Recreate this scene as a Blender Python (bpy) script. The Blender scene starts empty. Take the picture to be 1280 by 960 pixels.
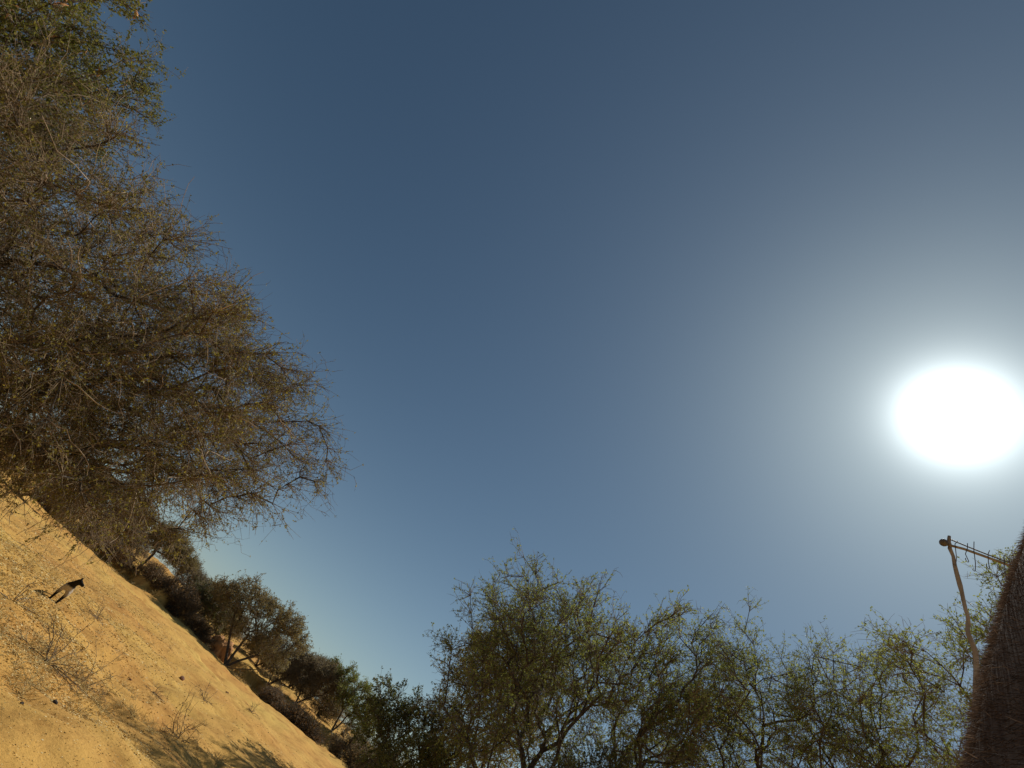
import bpy, bmesh, math
import numpy as np
from mathutils import Vector, Matrix

# ------------------------------------------------------------------ camera, sky, sun, exposure
sc = bpy.context.scene
COL = sc.collection
CAM_H = 1.35
ROLL, PITCH = math.radians(40.77), math.radians(36.43)
HAZE_A, HAZE_W, HAZE_C = 0.22, 9.5, (0.98, 0.96, 1.0, 1)
SUN_AZ, SUN_EL = math.radians(54.6), math.radians(49.8)      # azimuth from +Y towards +X

cam_d = bpy.data.cameras.new('camera')
cam_d.sensor_width = 36.0
cam_d.lens = 18.0
cam_d.clip_start = 0.02
cam_d.clip_end = 9000.0
cam = bpy.data.objects.new('camera', cam_d)
COL.objects.link(cam)
sc.camera = cam
_u = Vector((0, -math.sin(PITCH), math.cos(PITCH)))
_f = Vector((0, math.cos(PITCH), math.sin(PITCH)))
_r = Vector((1, 0, 0))
_ix = _r * math.cos(ROLL) + _u * math.sin(ROLL)
_iy = _r * math.sin(ROLL) - _u * math.cos(ROLL)
_m = Matrix((_ix, -_iy, -_f)).transposed().to_4x4()
_m.translation = (0, 0, CAM_H)
cam.matrix_world = _m

SUN_DIR = Vector((math.sin(SUN_AZ) * math.cos(SUN_EL), math.cos(SUN_AZ) * math.cos(SUN_EL), math.sin(SUN_EL)))
world = bpy.data.worlds.new('World')
sc.world = world
world.use_nodes = True
wn, wl = world.node_tree.nodes, world.node_tree.links
wn.clear()
w_out = wn.new('ShaderNodeOutputWorld')
w_bg = wn.new('ShaderNodeBackground')
sky = wn.new('ShaderNodeTexSky')
sky.sky_type = 'NISHITA'
sky.sun_disc = False
sky.sun_elevation = SUN_EL
sky.sun_rotation = SUN_AZ
sky.altitude = 400.0
sky.air_density = 1.0
sky.dust_density = 0.8
sky.ozone_density = 1.0
w_bg.inputs['Strength'].default_value = 0.050
w_wb = wn.new('ShaderNodeMix'); w_wb.data_type = 'RGBA'; w_wb.blend_type = 'MULTIPLY'; w_wb.inputs['Factor'].default_value = 1.0
w_wb.inputs['B'].default_value = (0.79, 1.04, 1.06, 1)          # the camera's cool white balance
wl.new(sky.outputs[0], w_wb.inputs['A']); wl.new(w_wb.outputs['Result'], w_bg.inputs['Color'])
# the bright sun and the aureole of forward-scattered light round it, by angle from the sun's direction
tc = wn.new('ShaderNodeTexCoord')
dot = wn.new('ShaderNodeVectorMath'); dot.operation = 'DOT_PRODUCT'
nrm = wn.new('ShaderNodeVectorMath'); nrm.operation = 'NORMALIZE'
wl.new(tc.outputs['Generated'], nrm.inputs[0])
wl.new(nrm.outputs[0], dot.inputs[0]); dot.inputs[1].default_value = SUN_DIR
def wmath(op, a, b=None, clamp=False):
    n = wn.new('ShaderNodeMath'); n.operation = op; n.use_clamp = clamp
    for i, v in enumerate((a, b)):
        if v is None: continue
        if isinstance(v, (int, float)): n.inputs[i].default_value = v
        else: wl.new(v, n.inputs[i])
    return n.outputs[0]
ang = wmath('ARCCOSINE', wmath('MINIMUM', dot.outputs['Value'], 0.999999))       # radians
def lobe(amp, width, power=1.0):
    q = wmath('DIVIDE', ang, math.radians(width))
    if power != 1.0: q = wmath('POWER', q, power)
    return wmath('MULTIPLY', wmath('POWER', math.e, wmath('MULTIPLY', q, -1.0)), amp)
glow = wmath('ADD', wmath('ADD', lobe(5.0, 2.35, 1.35), lobe(0.36, 4.8)), lobe(0.15, 21.0))
# dry-season dust: a paler band of sky all round the horizon
sep = wn.new('ShaderNodeSeparateXYZ'); wl.new(nrm.outputs[0], sep.inputs[0])
elev = wmath('ABSOLUTE', wmath('ARCSINE', sep.outputs['Z']))
hz = wmath('MULTIPLY', wmath('POWER', math.e, wmath('MULTIPLY', wmath('DIVIDE', elev, math.radians(HAZE_W)), -1.0)), HAZE_A)
w_hz = wn.new('ShaderNodeBackground'); w_hz.inputs['Color'].default_value = HAZE_C
wl.new(hz, w_hz.inputs['Strength'])
w_gl = wn.new('ShaderNodeBackground')
w_gl.inputs['Color'].default_value = (0.92, 1.0, 1.0, 1)
wl.new(glow, w_gl.inputs['Strength'])
w_add = wn.new('ShaderNodeAddShader')
wl.new(w_bg.outputs[0], w_add.inputs[0]); wl.new(w_gl.outputs[0], w_add.inputs[1])
w_add2 = wn.new('ShaderNodeAddShader')
wl.new(w_add.outputs[0], w_add2.inputs[0]); wl.new(w_hz.outputs[0], w_add2.inputs[1])
wl.new(w_add2.outputs[0], w_out.inputs['Surface'])

sun_d = bpy.data.lights.new('sun', 'SUN')
sun_d.energy = 4.8
sun_d.angle = math.radians(0.53)
sun_d.color = (1.0, 0.93, 0.82)
sun = bpy.data.objects.new('sun', sun_d)
COL.objects.link(sun)
sun.rotation_euler = (-SUN_DIR).to_track_quat('-Z', 'Y').to_euler()
sun.location = (20, 14, 30)

sc.view_settings.view_transform = 'Standard'
sc.view_settings.look = 'None'
sc.view_settings.exposure = -0.25
sc.view_settings.gamma = 1.0
sc.view_settings.use_curve_mapping = False
sc.cycles.max_bounces = 6
sc.cycles.transparent_max_bounces = 8

# ------------------------------------------------------------------ helpers
def tag(o, label=None, cat=None, group=None, kind=None):
    if label: o['label'] = label
    if cat: o['category'] = cat
    if group: o['group'] = group
    if kind: o['kind'] = kind
    return o

def empty(name, loc=(0, 0, 0), rz=0.0):
    o = bpy.data.objects.new(name, None)
    o.empty_display_size = 0.2
    o.location = loc; o.rotation_euler = (0, 0, rz)
    COL.objects.link(o)
    return o

def mesh_np(name, verts, quads, mat, parent=None, var=None, smooth=False):
    """verts (N,3), quads (M,4) -> one mesh object"""
    verts = np.ascontiguousarray(verts, dtype=np.float32)
    quads = np.ascontiguousarray(quads, dtype=np.int32)
    k = quads.shape[1]
    me = bpy.data.meshes.new(name)
    me.vertices.add(len(verts)); me.vertices.foreach_set('co', verts.ravel())
    me.loops.add(quads.size); me.loops.foreach_set('vertex_index', quads.ravel())
    me.polygons.add(len(quads))
    me.polygons.foreach_set('loop_start', np.arange(0, quads.size, k, dtype=np.int32))
    if smooth:
        me.polygons.foreach_set('use_smooth', np.ones(len(quads), dtype=bool))
    if var is not None:
        a = me.attributes.new('var', 'FLOAT', 'POINT')
        a.data.foreach_set('value', np.ascontiguousarray(var, dtype=np.float32))
    me.update(calc_edges=True)
    me.materials.append(mat)
    o = bpy.data.objects.new(name, me)
    COL.objects.link(o)
    if parent is not None: o.parent = parent
    return o

def norm(v):
    return v / (np.linalg.norm(v, axis=-1, keepdims=True) + 1e-9)

def tubes(P, R, sides=3, rng=None):
    """P (N,K,3) polylines, R (N,K) radii -> verts, quads"""
    N, K, _ = P.shape
    T = np.empty_like(P)
    T[:, 1:-1] = P[:, 2:] - P[:, :-2]; T[:, 0] = P[:, 1] - P[:, 0]; T[:, -1] = P[:, -1] - P[:, -2]
    T = norm(T)
    ref = np.where(np.abs(T[:, :1, 2:3]) > 0.8, np.array([1., 0, 0]), np.array([0, 0, 1.]))
    A = norm(np.cross(T, np.broadcast_to(ref, T.shape))); B = np.cross(T, A)
    th = np.arange(sides) * 2 * math.pi / sides
    V = P[:, :, None] + R[:, :, None, None] * (np.cos(th)[:, None] * A[:, :, None] + np.sin(th)[:, None] * B[:, :, None])
    idx = np.arange(N * K * sides).reshape(N, K, sides)
    a = idx[:, :-1]; b = idx[:, 1:]
    Q = np.stack([a, np.roll(a, -1, 2), np.roll(b, -1, 2), b], -1)
    return V.reshape(-1, 3), Q.reshape(-1, 4)

def capped_tube(name, pts, rad, sides, mat, parent=None):
    P = np.array(pts, float)[None]; R = np.array(rad, float)[None]
    V, Q = tubes(P, R, sides)
    me = bpy.data.meshes.new(name)
    n = len(pts)
    faces = [list(map(int, q)) for q in Q] + [list(range(sides))[::-1], list(range((n - 1) * sides, n * sides))]
    me.from_pydata([tuple(map(float, v)) for v in V], [], faces)
    for p in me.polygons: p.use_smooth = len(p.vertices) == 4
    me.materials.append(mat)
    o = bpy.data.objects.new(name, me); COL.objects.link(o)
    if parent is not None: o.parent = parent
    return o

def pol(az, d, z=0.0):
    a = math.radians(az)
    return (d * math.sin(a), d * math.cos(a), z)

# ------------------------------------------------------------------ materials
def new_mat(name):
    m = bpy.data.materials.new(name); m.use_nodes = True
    nt = m.node_tree; nt.nodes.clear()
    return m, nt.nodes, nt.links

def ramp(N, stops):
    r = N.new('ShaderNodeValToRGB')
    e = r.color_ramp.elements
    while len(e) < len(stops): e.new(0.5)
    for i, (p, c) in enumerate(stops):
        e[i].position = p; e[i].color = (*c, 1)
    return r

def leaf_mat(name, cols, trans=0.4, tint=(1.2, 1.15, 0.6)):
    m, N, L = new_mat(name)
    out = N.new('ShaderNodeOutputMaterial'); mix = N.new('ShaderNodeMixShader')
    d = N.new('ShaderNodeBsdfPrincipled'); t = N.new('ShaderNodeBsdfTranslucent')
    at = N.new('ShaderNodeAttribute'); at.attribute_name = 'var'
    r = ramp(N, [(i / (len(cols) - 1), c) for i, c in enumerate(cols)])
    L.new(at.outputs['Fac'], r.inputs[0])
    L.new(r.outputs[0], d.inputs['Base Color']); d.inputs['Roughness'].default_value = 0.6
    mul = N.new('ShaderNodeMix'); mul.data_type = 'RGBA'; mul.blend_type = 'MULTIPLY'; mul.inputs['Factor'].default_value = 1
    L.new(r.outputs[0], mul.inputs['A']); mul.inputs['B'].default_value = (*tint, 1)
    L.new(mul.outputs['Result'], t.inputs['Color'])
    mix.inputs[0].default_value = trans
    L.new(d.outputs[0], mix.inputs[1]); L.new(t.outputs[0], mix.inputs[2]); L.new(mix.outputs[0], out.inputs[0])
    return m

def bark_mat(name, c0, c1, scale=14.0, rough=0.9):
    m, N, L = new_mat(name)
    out = N.new('ShaderNodeOutputMaterial'); d = N.new('ShaderNodeBsdfPrincipled')
    tcn = N.new('ShaderNodeTexCoord'); mp = N.new('ShaderNodeMapping'); mp.inputs['Scale'].default_value = (1, 1, 0.25)
    nz = N.new('ShaderNodeTexNoise'); nz.inputs['Scale'].default_value = scale; nz.inputs['Detail'].default_value = 6
    r = ramp(N, [(0.35, c0), (0.68, c1)])
    L.new(tcn.outputs['Object'], mp.inputs[0]); L.new(mp.outputs[0], nz.inputs['Vector'])
    L.new(nz.outputs['Fac'], r.inputs[0]); L.new(r.outputs[0], d.inputs['Base Color'])
    d.inputs['Roughness'].default_value = rough
    b = N.new('ShaderNodeBump'); b.inputs['Strength'].default_value = 0.6; b.inputs['Distance'].default_value = 0.02
    L.new(nz.outputs['Fac'], b.inputs['Height']); L.new(b.outputs[0], d.inputs['Normal'])
    L.new(d.outputs[0], out.inputs[0])
    return m

M = {}
M['leaf_green'] = leaf_mat('leaf_green', [(0.095, 0.105, 0.030), (0.155, 0.158, 0.045), (0.25, 0.225, 0.070)], trans=0.5)
M['leaf_olive'] = leaf_mat('leaf_olive', [(0.115, 0.110, 0.036), (0.195, 0.175, 0.052), (0.30, 0.255, 0.075)], trans=0.52, tint=(1.35, 1.25, 0.7))
M['leaf_yellow'] = leaf_mat('leaf_yellow', [(0.105, 0.125, 0.045), (0.175, 0.200, 0.075), (0.28, 0.29, 0.12)], trans=0.58, tint=(1.5, 1.5, 0.8))
M['leaf_dark'] = leaf_mat('leaf_dark', [(0.060, 0.076, 0.030), (0.105, 0.122, 0.046), (0.165, 0.175, 0.068)], trans=0.42)
M['leaf_grey'] = leaf_mat('leaf_grey', [(0.134, 0.119, 0.072), (0.208, 0.176, 0.101), (0.296, 0.248, 0.140)], trans=0.5, tint=(1.3, 1.25, 0.95))
M['leaf_bright'] = leaf_mat('leaf_bright', [(0.13, 0.165, 0.040), (0.20, 0.235, 0.058), (0.29, 0.31, 0.085)], trans=0.5)
M['leaf_dry'] = leaf_mat('leaf_dry', [(0.13, 0.075, 0.032), (0.21, 0.125, 0.050), (0.32, 0.21, 0.085)], trans=0.35, tint=(1.1, 1, 0.8))
M['leaf_hazel'] = leaf_mat('leaf_hazel', [(0.155, 0.138, 0.066), (0.235, 0.200, 0.095), (0.33, 0.275, 0.135)], trans=0.5, tint=(1.3, 1.2, 0.8))
M['leaf_ash'] = leaf_mat('leaf_ash', [(0.150, 0.128, 0.080), (0.225, 0.190, 0.120), (0.31, 0.255, 0.160)], trans=0.5, tint=(1.25, 1.2, 0.95))
M['twig_ash'] = bark_mat('twig_ash', (0.15, 0.115, 0.080), (0.32, 0.25, 0.17), 3.0)
M['bark'] = bark_mat('bark', (0.045, 0.034, 0.026), (0.11, 0.085, 0.064))
M['twig_brown'] = bark_mat('twig_brown', (0.080, 0.057, 0.034), (0.31, 0.222, 0.125), 6.0)
M['twig_grey'] = bark_mat('twig_grey', (0.11, 0.086, 0.062), (0.24, 0.185, 0.13), 3.0)
M['twig_dark'] = bark_mat('twig_dark', (0.055, 0.042, 0.026), (0.13, 0.098, 0.060), 3.0)
M['twig_pale'] = bark_mat('twig_pale', (0.30, 0.22, 0.15), (0.50, 0.39, 0.27), 4.0)
M['pod'] = bark_mat('pod', (0.42, 0.20, 0.075), (0.60, 0.32, 0.13), 20.0)
M['pole'] = bark_mat('pole', (0.16, 0.135, 0.115), (0.36, 0.31, 0.265), 18.0)
M['wire'] = bark_mat('wire', (0.06, 0.055, 0.05), (0.12, 0.10, 0.09), 30.0, 0.6)
M['stone'] = bark_mat('stone', (0.16, 0.075, 0.045), (0.30, 0.15, 0.085), 9.0)
M['dung'] = bark_mat('dung', (0.022, 0.016, 0.012), (0.05, 0.036, 0.026), 20.0)
M['clay'] = bark_mat('clay', (0.20, 0.085, 0.035), (0.62, 0.33, 0.13), 3.2)

def straw_mat():
    m, N, L = new_mat('straw')
    out = N.new('ShaderNodeOutputMaterial'); d = N.new('ShaderNodeBsdfPrincipled')
    at = N.new('ShaderNodeAttribute'); at.attribute_name = 'var'
    r = ramp(N, [(0, (0.17, 0.095, 0.045)), (0.4, (0.42, 0.28, 0.09)), (0.75, (0.58, 0.43, 0.15)), (1, (0.72, 0.60, 0.32))])
    L.new(at.outputs['Fac'], r.inputs[0]); L.new(r.outputs[0], d.inputs['Base Color'])
    d.inputs['Roughness'].default_value = 0.75
    L.new(d.outputs[0], out.inputs[0])
    return m
M['straw'] = straw_mat()

def sand_mat():
    m, N, L = new_mat('sand')
    out = N.new('ShaderNodeOutputMaterial'); d = N.new('ShaderNodeBsdfPrincipled')
    tcn = N.new('ShaderNodeTexCoord')
    def noise(s, det=8, rough=0.55):
        n = N.new('ShaderNodeTexNoise'); n.inputs['Scale'].default_value = s
        n.inputs['Detail'].default_value = det; n.inputs['Roughness'].default_value = rough
        L.new(tcn.outputs['Object'], n.inputs['Vector']); return n
    big = noise(0.22, 4); mid = noise(1.7, 8, 0.65); fine = noise(34.0, 5, 0.7); speck = noise(13.0, 6, 0.75)
    r1 = ramp(N, [(0.30, (0.51, 0.262, 0.072)), (0.50, (0.56, 0.330, 0.092)), (0.70, (0.58, 0.385, 0.105))])
    L.new(big.outputs['Fac'], r1.inputs[0])
    r2 = ramp(N, [(0.30, (0.66, 0.58, 0.52)), (0.5, (1, 1, 1)), (0.75, (1.12, 1.14, 1.08))])
    L.new(mid.outputs['Fac'], r2.inputs[0])
    r3 = ramp(N, [(0.26, (0.68, 0.62, 0.58)), (0.42, (1, 1, 1)), (1, (1.06, 1.07, 1.05))])
    L.new(speck.outputs['Fac'], r3.inputs[0])
    r4 = ramp(N, [(0.25, (0.80, 0.78, 0.75)), (0.6, (1.05, 1.05, 1.05))])
    L.new(fine.outputs['Fac'], r4.inputs[0])
    cur = r1.outputs[0]
    for r in (r2, r3, r4):
        x = N.new('ShaderNodeMix'); x.data_type = 'RGBA'; x.blend_type = 'MULTIPLY'; x.inputs['Factor'].default_value = 1.0
        L.new(cur, x.inputs['A']); L.new(r.outputs[0], x.inputs['B']); cur = x.outputs['Result']
    L.new(cur, d.inputs['Base Color'])
    d.inputs['Roughness'].default_value = 0.95
    d.inputs['Specular IOR Level'].default_value = 0.15
    b1 = N.new('ShaderNodeBump'); b1.inputs['Strength'].default_value = 0.55; b1.inputs['Distance'].default_value = 0.10
    L.new(mid.outputs['Fac'], b1.inputs['Height'])
    b2 = N.new('ShaderNodeBump'); b2.inputs['Strength'].default_value = 0.6; b2.inputs['Distance'].default_value = 0.02
    L.new(speck.outputs['Fac'], b2.inputs['Height']); L.new(b1.outputs[0], b2.inputs['Normal'])
    L.new(b2.outputs[0], d.inputs['Normal'])
    L.new(d.outputs[0], out.inputs[0])
    return m
M['sand'] = sand_mat()

# ------------------------------------------------------------------ ground: dry river bed, cut bank, slope behind
_g = np.random.default_rng(5)
_wk = [( _g.normal(size=2) * s, _g.uniform(0, 6.28), a) for s, a in
       [(0.25, 0.06)] * 5 + [(0.8, 0.030)] * 7 + [(2.4, 0.016)] * 10 + [(6.0, 0.007)] * 12]
def bank_y(x):
    return 50.5 + 2.2 * np.sin(x * 0.13 + 0.8) + 0.9 * np.sin(x * 0.47 + 2.0) + 0.35 * np.sin(x * 1.3) + 0.30 * np.sin(x * 2.9 + 1.1) + 0.18 * np.sin(x * 6.3)
def ground_z(x, y):
    x = np.asarray(x, float); y = np.asarray(y, float)
    z = np.zeros_like(x + y)
    for k, ph, a in _wk:
        z = z + a * np.sin(x * k[0] + y * k[1] + ph)
    near = np.clip((np.hypot(x, y) - 0.5) / 4.0, 0, 1)
    z = z * near
    s = y - bank_y(x)
    t = np.clip(s / 0.9, 0, 1); step = t * t * (3 - 2 * t) * 0.75
    rise = np.clip(s - 0.9, 0, 26) * 0.062
    rough = np.where(s > 0, 0.12 * np.sin(x * 0.9 + y * 0.5) * np.clip(s / 5, 0, 1), 0)
    crumb = np.clip(1 - np.abs(s - 0.4) / 2.2, 0, 1) * (0.10 * np.sin(x * 2.1 + 0.7 * y) * np.sin(x * 0.77 + 2) + 0.05 * np.sin(x * 5.3 - y * 3.1))
    return z + step + rise + rough + crumb
def gz(x, y): return float(ground_z(x, y))

def build_ground():
    rr = np.concatenate([[0.3, 1, 2, 3, 4], np.geomspace(5, 46, 190), np.linspace(46.2, 60, 75), np.geomspace(61, 110, 40), np.geomspace(120, 6000, 22)])
    az = np.concatenate([np.arange(-48, 36, 0.32), np.arange(36, 312, 3.0)])
    A = np.radians(az)
    X = rr[:, None] * np.sin(A); Y = rr[:, None] * np.cos(A)
    Z = ground_z(X, Y)
    nr, na = X.shape
    V = np.stack([X, Y, Z], -1).reshape(-1, 3)
    idx = np.arange(nr * na).reshape(nr, na)
    a = idx[:-1]; b = idx[1:]
    Q = np.stack([a, b, np.roll(b, -1, 1), np.roll(a, -1, 1)], -1).reshape(-1, 4)
    c = np.array([[idx[0, (4 * i) % na], idx[0, (4 * i + 1) % na], idx[0, (4 * i + 2) % na], idx[0, (4 * i + 3) % na]] for i in range(0)]).reshape(0, 4)
    o = mesh_np('ground', V, Q, M['sand'], smooth=True)
    # close the small hole under the animal
    bm = bmesh.new(); bm.from_mesh(o.data); bm.verts.ensure_lookup_table()
    bm.faces.new([bm.verts[i] for i in idx[0]][::-1])
    bm.normal_update()
    bmesh.ops.recalc_face_normals(bm, faces=bm.faces); bm.to_mesh(o.data); bm.free()
    o['kind'] = 'structure'
    return o
build_ground()

# ------------------------------------------------------------------ trees and shrubs
def crown_targets(rng, ells, n, lump=0.22):
    out = []
    vol = np.array([e[3] * e[4] * e[5] for e in ells]); w = vol ** 0.8; w = w / w.sum()
    for e, k in zip(ells, rng.multinomial(n, w)):
        d = norm(rng.normal(size=(k, 3)))
        lm = 1 + lump * sum(np.sin(d @ rng.normal(size=3) * 3.2 + rng.uniform(0, 6)) for _ in range(3)) / 1.6
        r = rng.uniform(0.10, 1, k) ** 0.5 * lm
        out.append(np.array(e[:3]) + d * r[:, None] * np.array(e[3:6]))
    return np.concatenate(out)

def skeleton(rng, stems, targets, bf=0.45, seg=0.4, wander=0.10, zmin=0.25):
    """stems: list of polylines from the root; returns pos, parent"""
    pos, par, plen, free = [], [], [], []
    for st in stems:
        prev = -1
        for i, p in enumerate(st):
            p = np.array(p, float)
            if i == 0 and pos:
                prev = 0; continue
            pos.append(p); par.append(prev)
            plen.append(0 if prev < 0 else plen[prev] + np.linalg.norm(p - pos[prev]))
            free.append(1.0 if i >= len(st) // 2 else 1e3)
            prev = len(pos) - 1
    root = pos[0]
    tips = np.array([pos[-1]])
    order = np.argsort(np.linalg.norm(targets - root, axis=1))
    PA = np.zeros((60000, 3)); PL = np.zeros(60000); FR = np.zeros(60000)
    n = len(pos); PA[:n] = pos; PL[:n] = plen; FR[:n] = free
    for ti in order:
        t = targets[ti]
        if t[2] < zmin: continue
        c = np.linalg.norm(PA[:n] - t, axis=1) + bf * PL[:n] + FR[:n] * (FR[:n] > 10)
        j = int(np.argmin(c)); p0 = PA[j].copy(); dist = np.linalg.norm(t - p0)
        pj = par[j] if par[j] >= 0 else j
        pd = PA[j] - PA[pj]; pd = pd / (np.linalg.norm(pd) + 1e-9)
        k = max(1, int(math.ceil(dist / seg)))
        ctrl = p0 + pd * dist * 0.38 + rng.normal(size=3) * dist * 0.06
        prev = j
        for i in range(1, k + 1):
            s = i / k
            q = (1 - s) ** 2 * p0 + 2 * s * (1 - s) * ctrl + s * s * t
            if i < k: q = q + rng.normal(size=3) * wander * seg
            PA[n] = q; par.append(prev)
            PL[n] = PL[prev] + np.linalg.norm(q - PA[prev]); FR[n] = 1
            prev = n; n += 1
    return PA[:n].copy(), np.array(par)

def radii(pos, par, tip, e=2.3, r_max=None):
    n = len(par); acc = np.zeros(n); kids = np.zeros(n, int)
    for i in range(n - 1, -1, -1):
        if kids[i] == 0: acc[i] = tip ** e
        if par[i] >= 0:
            acc[par[i]] += acc[i] * 1.0; kids[par[i]] += 1
    r = acc ** (1 / e)
    if r_max: r = np.where(r > r_max * 0.3, r_max * 0.3 + (r - r_max * 0.3) * (r_max * 0.7) / max(r.max() - r_max * 0.3, 1e-6) if r.max() > r_max else r, r)
    return r, kids

def paths(par, r):
    n = len(par); ch = [[] for _ in range(n)]
    for i, p in enumerate(par):
        if p >= 0: ch[p].append(i)
    out = []
    stack = [(0, -1)]
    while stack:
        i, pre = stack.pop()
        path = [pre] if pre >= 0 else []
        while True:
            path.append(i)
            if not ch[i]: break
            c = sorted(ch[i], key=lambda k: -r[k])
            for k in c[1:]: stack.append((k, i))
            i = c[0]
        out.append(path)
    return out

def tube_paths(pos, r, plist, sides):
    VV, QQ, off = [], [], 0
    for p in plist:
        P = pos[p]; R = r[p].copy()
        if len(p) > 1: R[0] = min(R[0], R[1] * 1.25)
        V, Q = tubes(P[None], R[None], sides)
        VV.append(V); QQ.append(Q + off); off += len(V)
    return np.concatenate(VV), np.concatenate(QQ)

def twig_lines(rng, org, dr, length, K=4, wander=0.35, grav=0.0):
    N = len(org); P = np.empty((N, K, 3)); P[:, 0] = org
    d = norm(dr); st = length[:, None] / (K - 1)
    for k in range(1, K):
        d = norm(d + rng.normal(size=(N, 3)) * wander + np.array([0, 0, grav]))
        P[:, k] = P[:, k - 1] + d * st
    return P

def on_lines(rng, P, n, lo=0.15):
    i = rng.integers(0, len(P), n); u = rng.uniform(lo, 1, n) * (P.shape[1] - 1.001)
    k = u.astype(int); f = (u - k)[:, None]
    a = P[i, k]; b = P[i, k + 1]
    return a + (b - a) * f, norm(b - a)

def leaf_quads(rng, org, axis, ln, wd):
    N = len(org)
    ax = norm(axis); nn = norm(rng.normal(size=(N, 3)) + np.array([0, 0, 0.6])); s = norm(np.cross(ax, nn))
    ln = ln[:, None]; wd = wd[:, None]
    V = np.stack([org, org + ax * ln * 0.5 + s * wd, org + ax * ln, org + ax * ln * 0.5 - s * wd], 1).reshape(-1, 3)
    Q = np.arange(N * 4).reshape(N, 4)
    return V, Q

def make_tree(name, label, cat, base, stems, ells, seed, n_t=160, tip=0.008, r_max=0.12, bf=0.45, seg=0.4,
              tw=2000, tw_len=(0.3, 0.6), tw_r=0.004, sub=3000, sub_len=(0.12, 0.3), grav=0.0, out=0.7,
              lv=8000, lv_len=(0.03, 0.055), lv_w=0.28, clump=3, leaf='leaf_green', twig='twig_grey', bark='bark',
              limb_r=0.022, group=None, zmin=0.25, pale=0, lump=0.22, wander=0.12, spread=0.6):
    rng = np.random.default_rng(seed)
    o = empty(name, base); tag(o, label, cat, group)
    T = crown_targets(rng, ells, n_t, lump)
    pos, par = skeleton(rng, stems, T, bf, seg, wander, zmin)
    r, kids = radii(pos, par, tip, r_max=r_max)
    pl = paths(par, r)
    main = [p for p in pl if r[p[min(1, len(p) - 1)]] > limb_r]
    thin = [p for p in pl if r[p[min(1, len(p) - 1)]] <= limb_r]
    main.sort(key=lambda p: -r[p[min(1, len(p) - 1)]])
    for i, p in enumerate(main):
        if i < 14:
            V, Q = tube_paths(pos, r, [p], 7)
            mesh_np('trunk' if i == 0 else 'branch', V, Q, M[bark], o, smooth=True)
        else: thin.append(p)
    if thin:
        V, Q = tube_paths(pos, r, thin, 4)
        tag(mesh_np('thin_branches', V, Q, M[bark], o, smooth=True), kind='stuff')
    cen = np.average(np.array([e[:3] for e in ells]), axis=0)
    # twigs
    fine = np.where(r < max(tip * 3.0, limb_r))[0]; fine = fine[pos[fine, 2] > zmin]
    w = 1.0 / (0.5 + (r[fine] / tip)); w /= w.sum()
    def dirs(i):
        d = pos[i] - pos[np.maximum(par[i], 0)]
        return norm(norm(d) * 0.7 + norm(pos[i] - cen) * out + rng.normal(size=(len(i), 3)) * spread)
    i = rng.choice(fine, tw, p=w)
    L1 = twig_lines(rng, pos[i] + rng.normal(size=(tw, 3)) * 0.01, dirs(i), rng.uniform(*tw_len, tw), 4, 0.34, grav)
    tp = np.linspace(1, 0.45, 4)[None] * tw_r * rng.uniform(0.7, 1.3, (tw, 1))
    V, Q = tubes(L1, tp, 3)
    so, sd = on_lines(rng, L1, sub)
    L2 = twig_lines(rng, so, norm(sd * 0.6 + rng.normal(size=(sub, 3)) * 0.7), rng.uniform(*sub_len, sub), 3, 0.45, grav)
    V2, Q2 = tubes(L2, np.linspace(0.75, 0.35, 3)[None] * tw_r * rng.uniform(0.7, 1.2, (sub, 1)), 3)
    tag(mesh_np('twigs', np.concatenate([V, V2]), np.concatenate([Q, Q2 + len(V)]), M[twig], o), kind='stuff')
    if pale:
        ip = rng.choice(fine, pale)
        L3 = twig_lines(rng, pos[ip], dirs(ip), rng.uniform(0.5, 1.3, pale), 8, 0.33, -0.05)
        V, Q = tubes(L3, np.linspace(1, 0.4, 8)[None] * rng.uniform(0.005, 0.010, (pale, 1)), 4)
        tag(mesh_np('bleached_twigs', V, Q, M['twig_pale'], o), kind='stuff')
    # leaves: small feathery sprays on the twigs
    if lv:
        nc = lv // clump
        a1, d1 = on_lines(rng, L2, nc // 2, 0.3); a2, d2 = on_lines(rng, L1, nc - nc // 2, 0.3)
        cp = np.concatenate([a1, a2]); cd = np.concatenate([d1, d2])
        cv = np.clip(rng.normal(0.45, 0.20, len(cp)), 0, 1)
        cp = np.repeat(cp, clump, 0); cd = np.repeat(cd, clump, 0); cv = np.repeat(cv, clump)
        nl = len(cp)
        ll = rng.uniform(*lv_len, nl)
        V, Q = leaf_quads(rng, cp + rng.normal(size=(nl, 3)) * 0.012, cd * 0.5 + rng.normal(size=(nl, 3)) * 0.8, ll, ll * lv_w)
        var = np.clip(np.repeat(cv + rng.normal(0, 0.12, nl), 4), 0, 1)
        tag(mesh_np('crown', V, Q, M[leaf], o, var), kind='stuff')
    return o, pos, r

def stem(*pts): return [tuple(p) for p in pts]

def place(az, d):
    x, y, _ = pol(az, d)
    return (x, y, gz(x, y) - 0.03)

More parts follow.
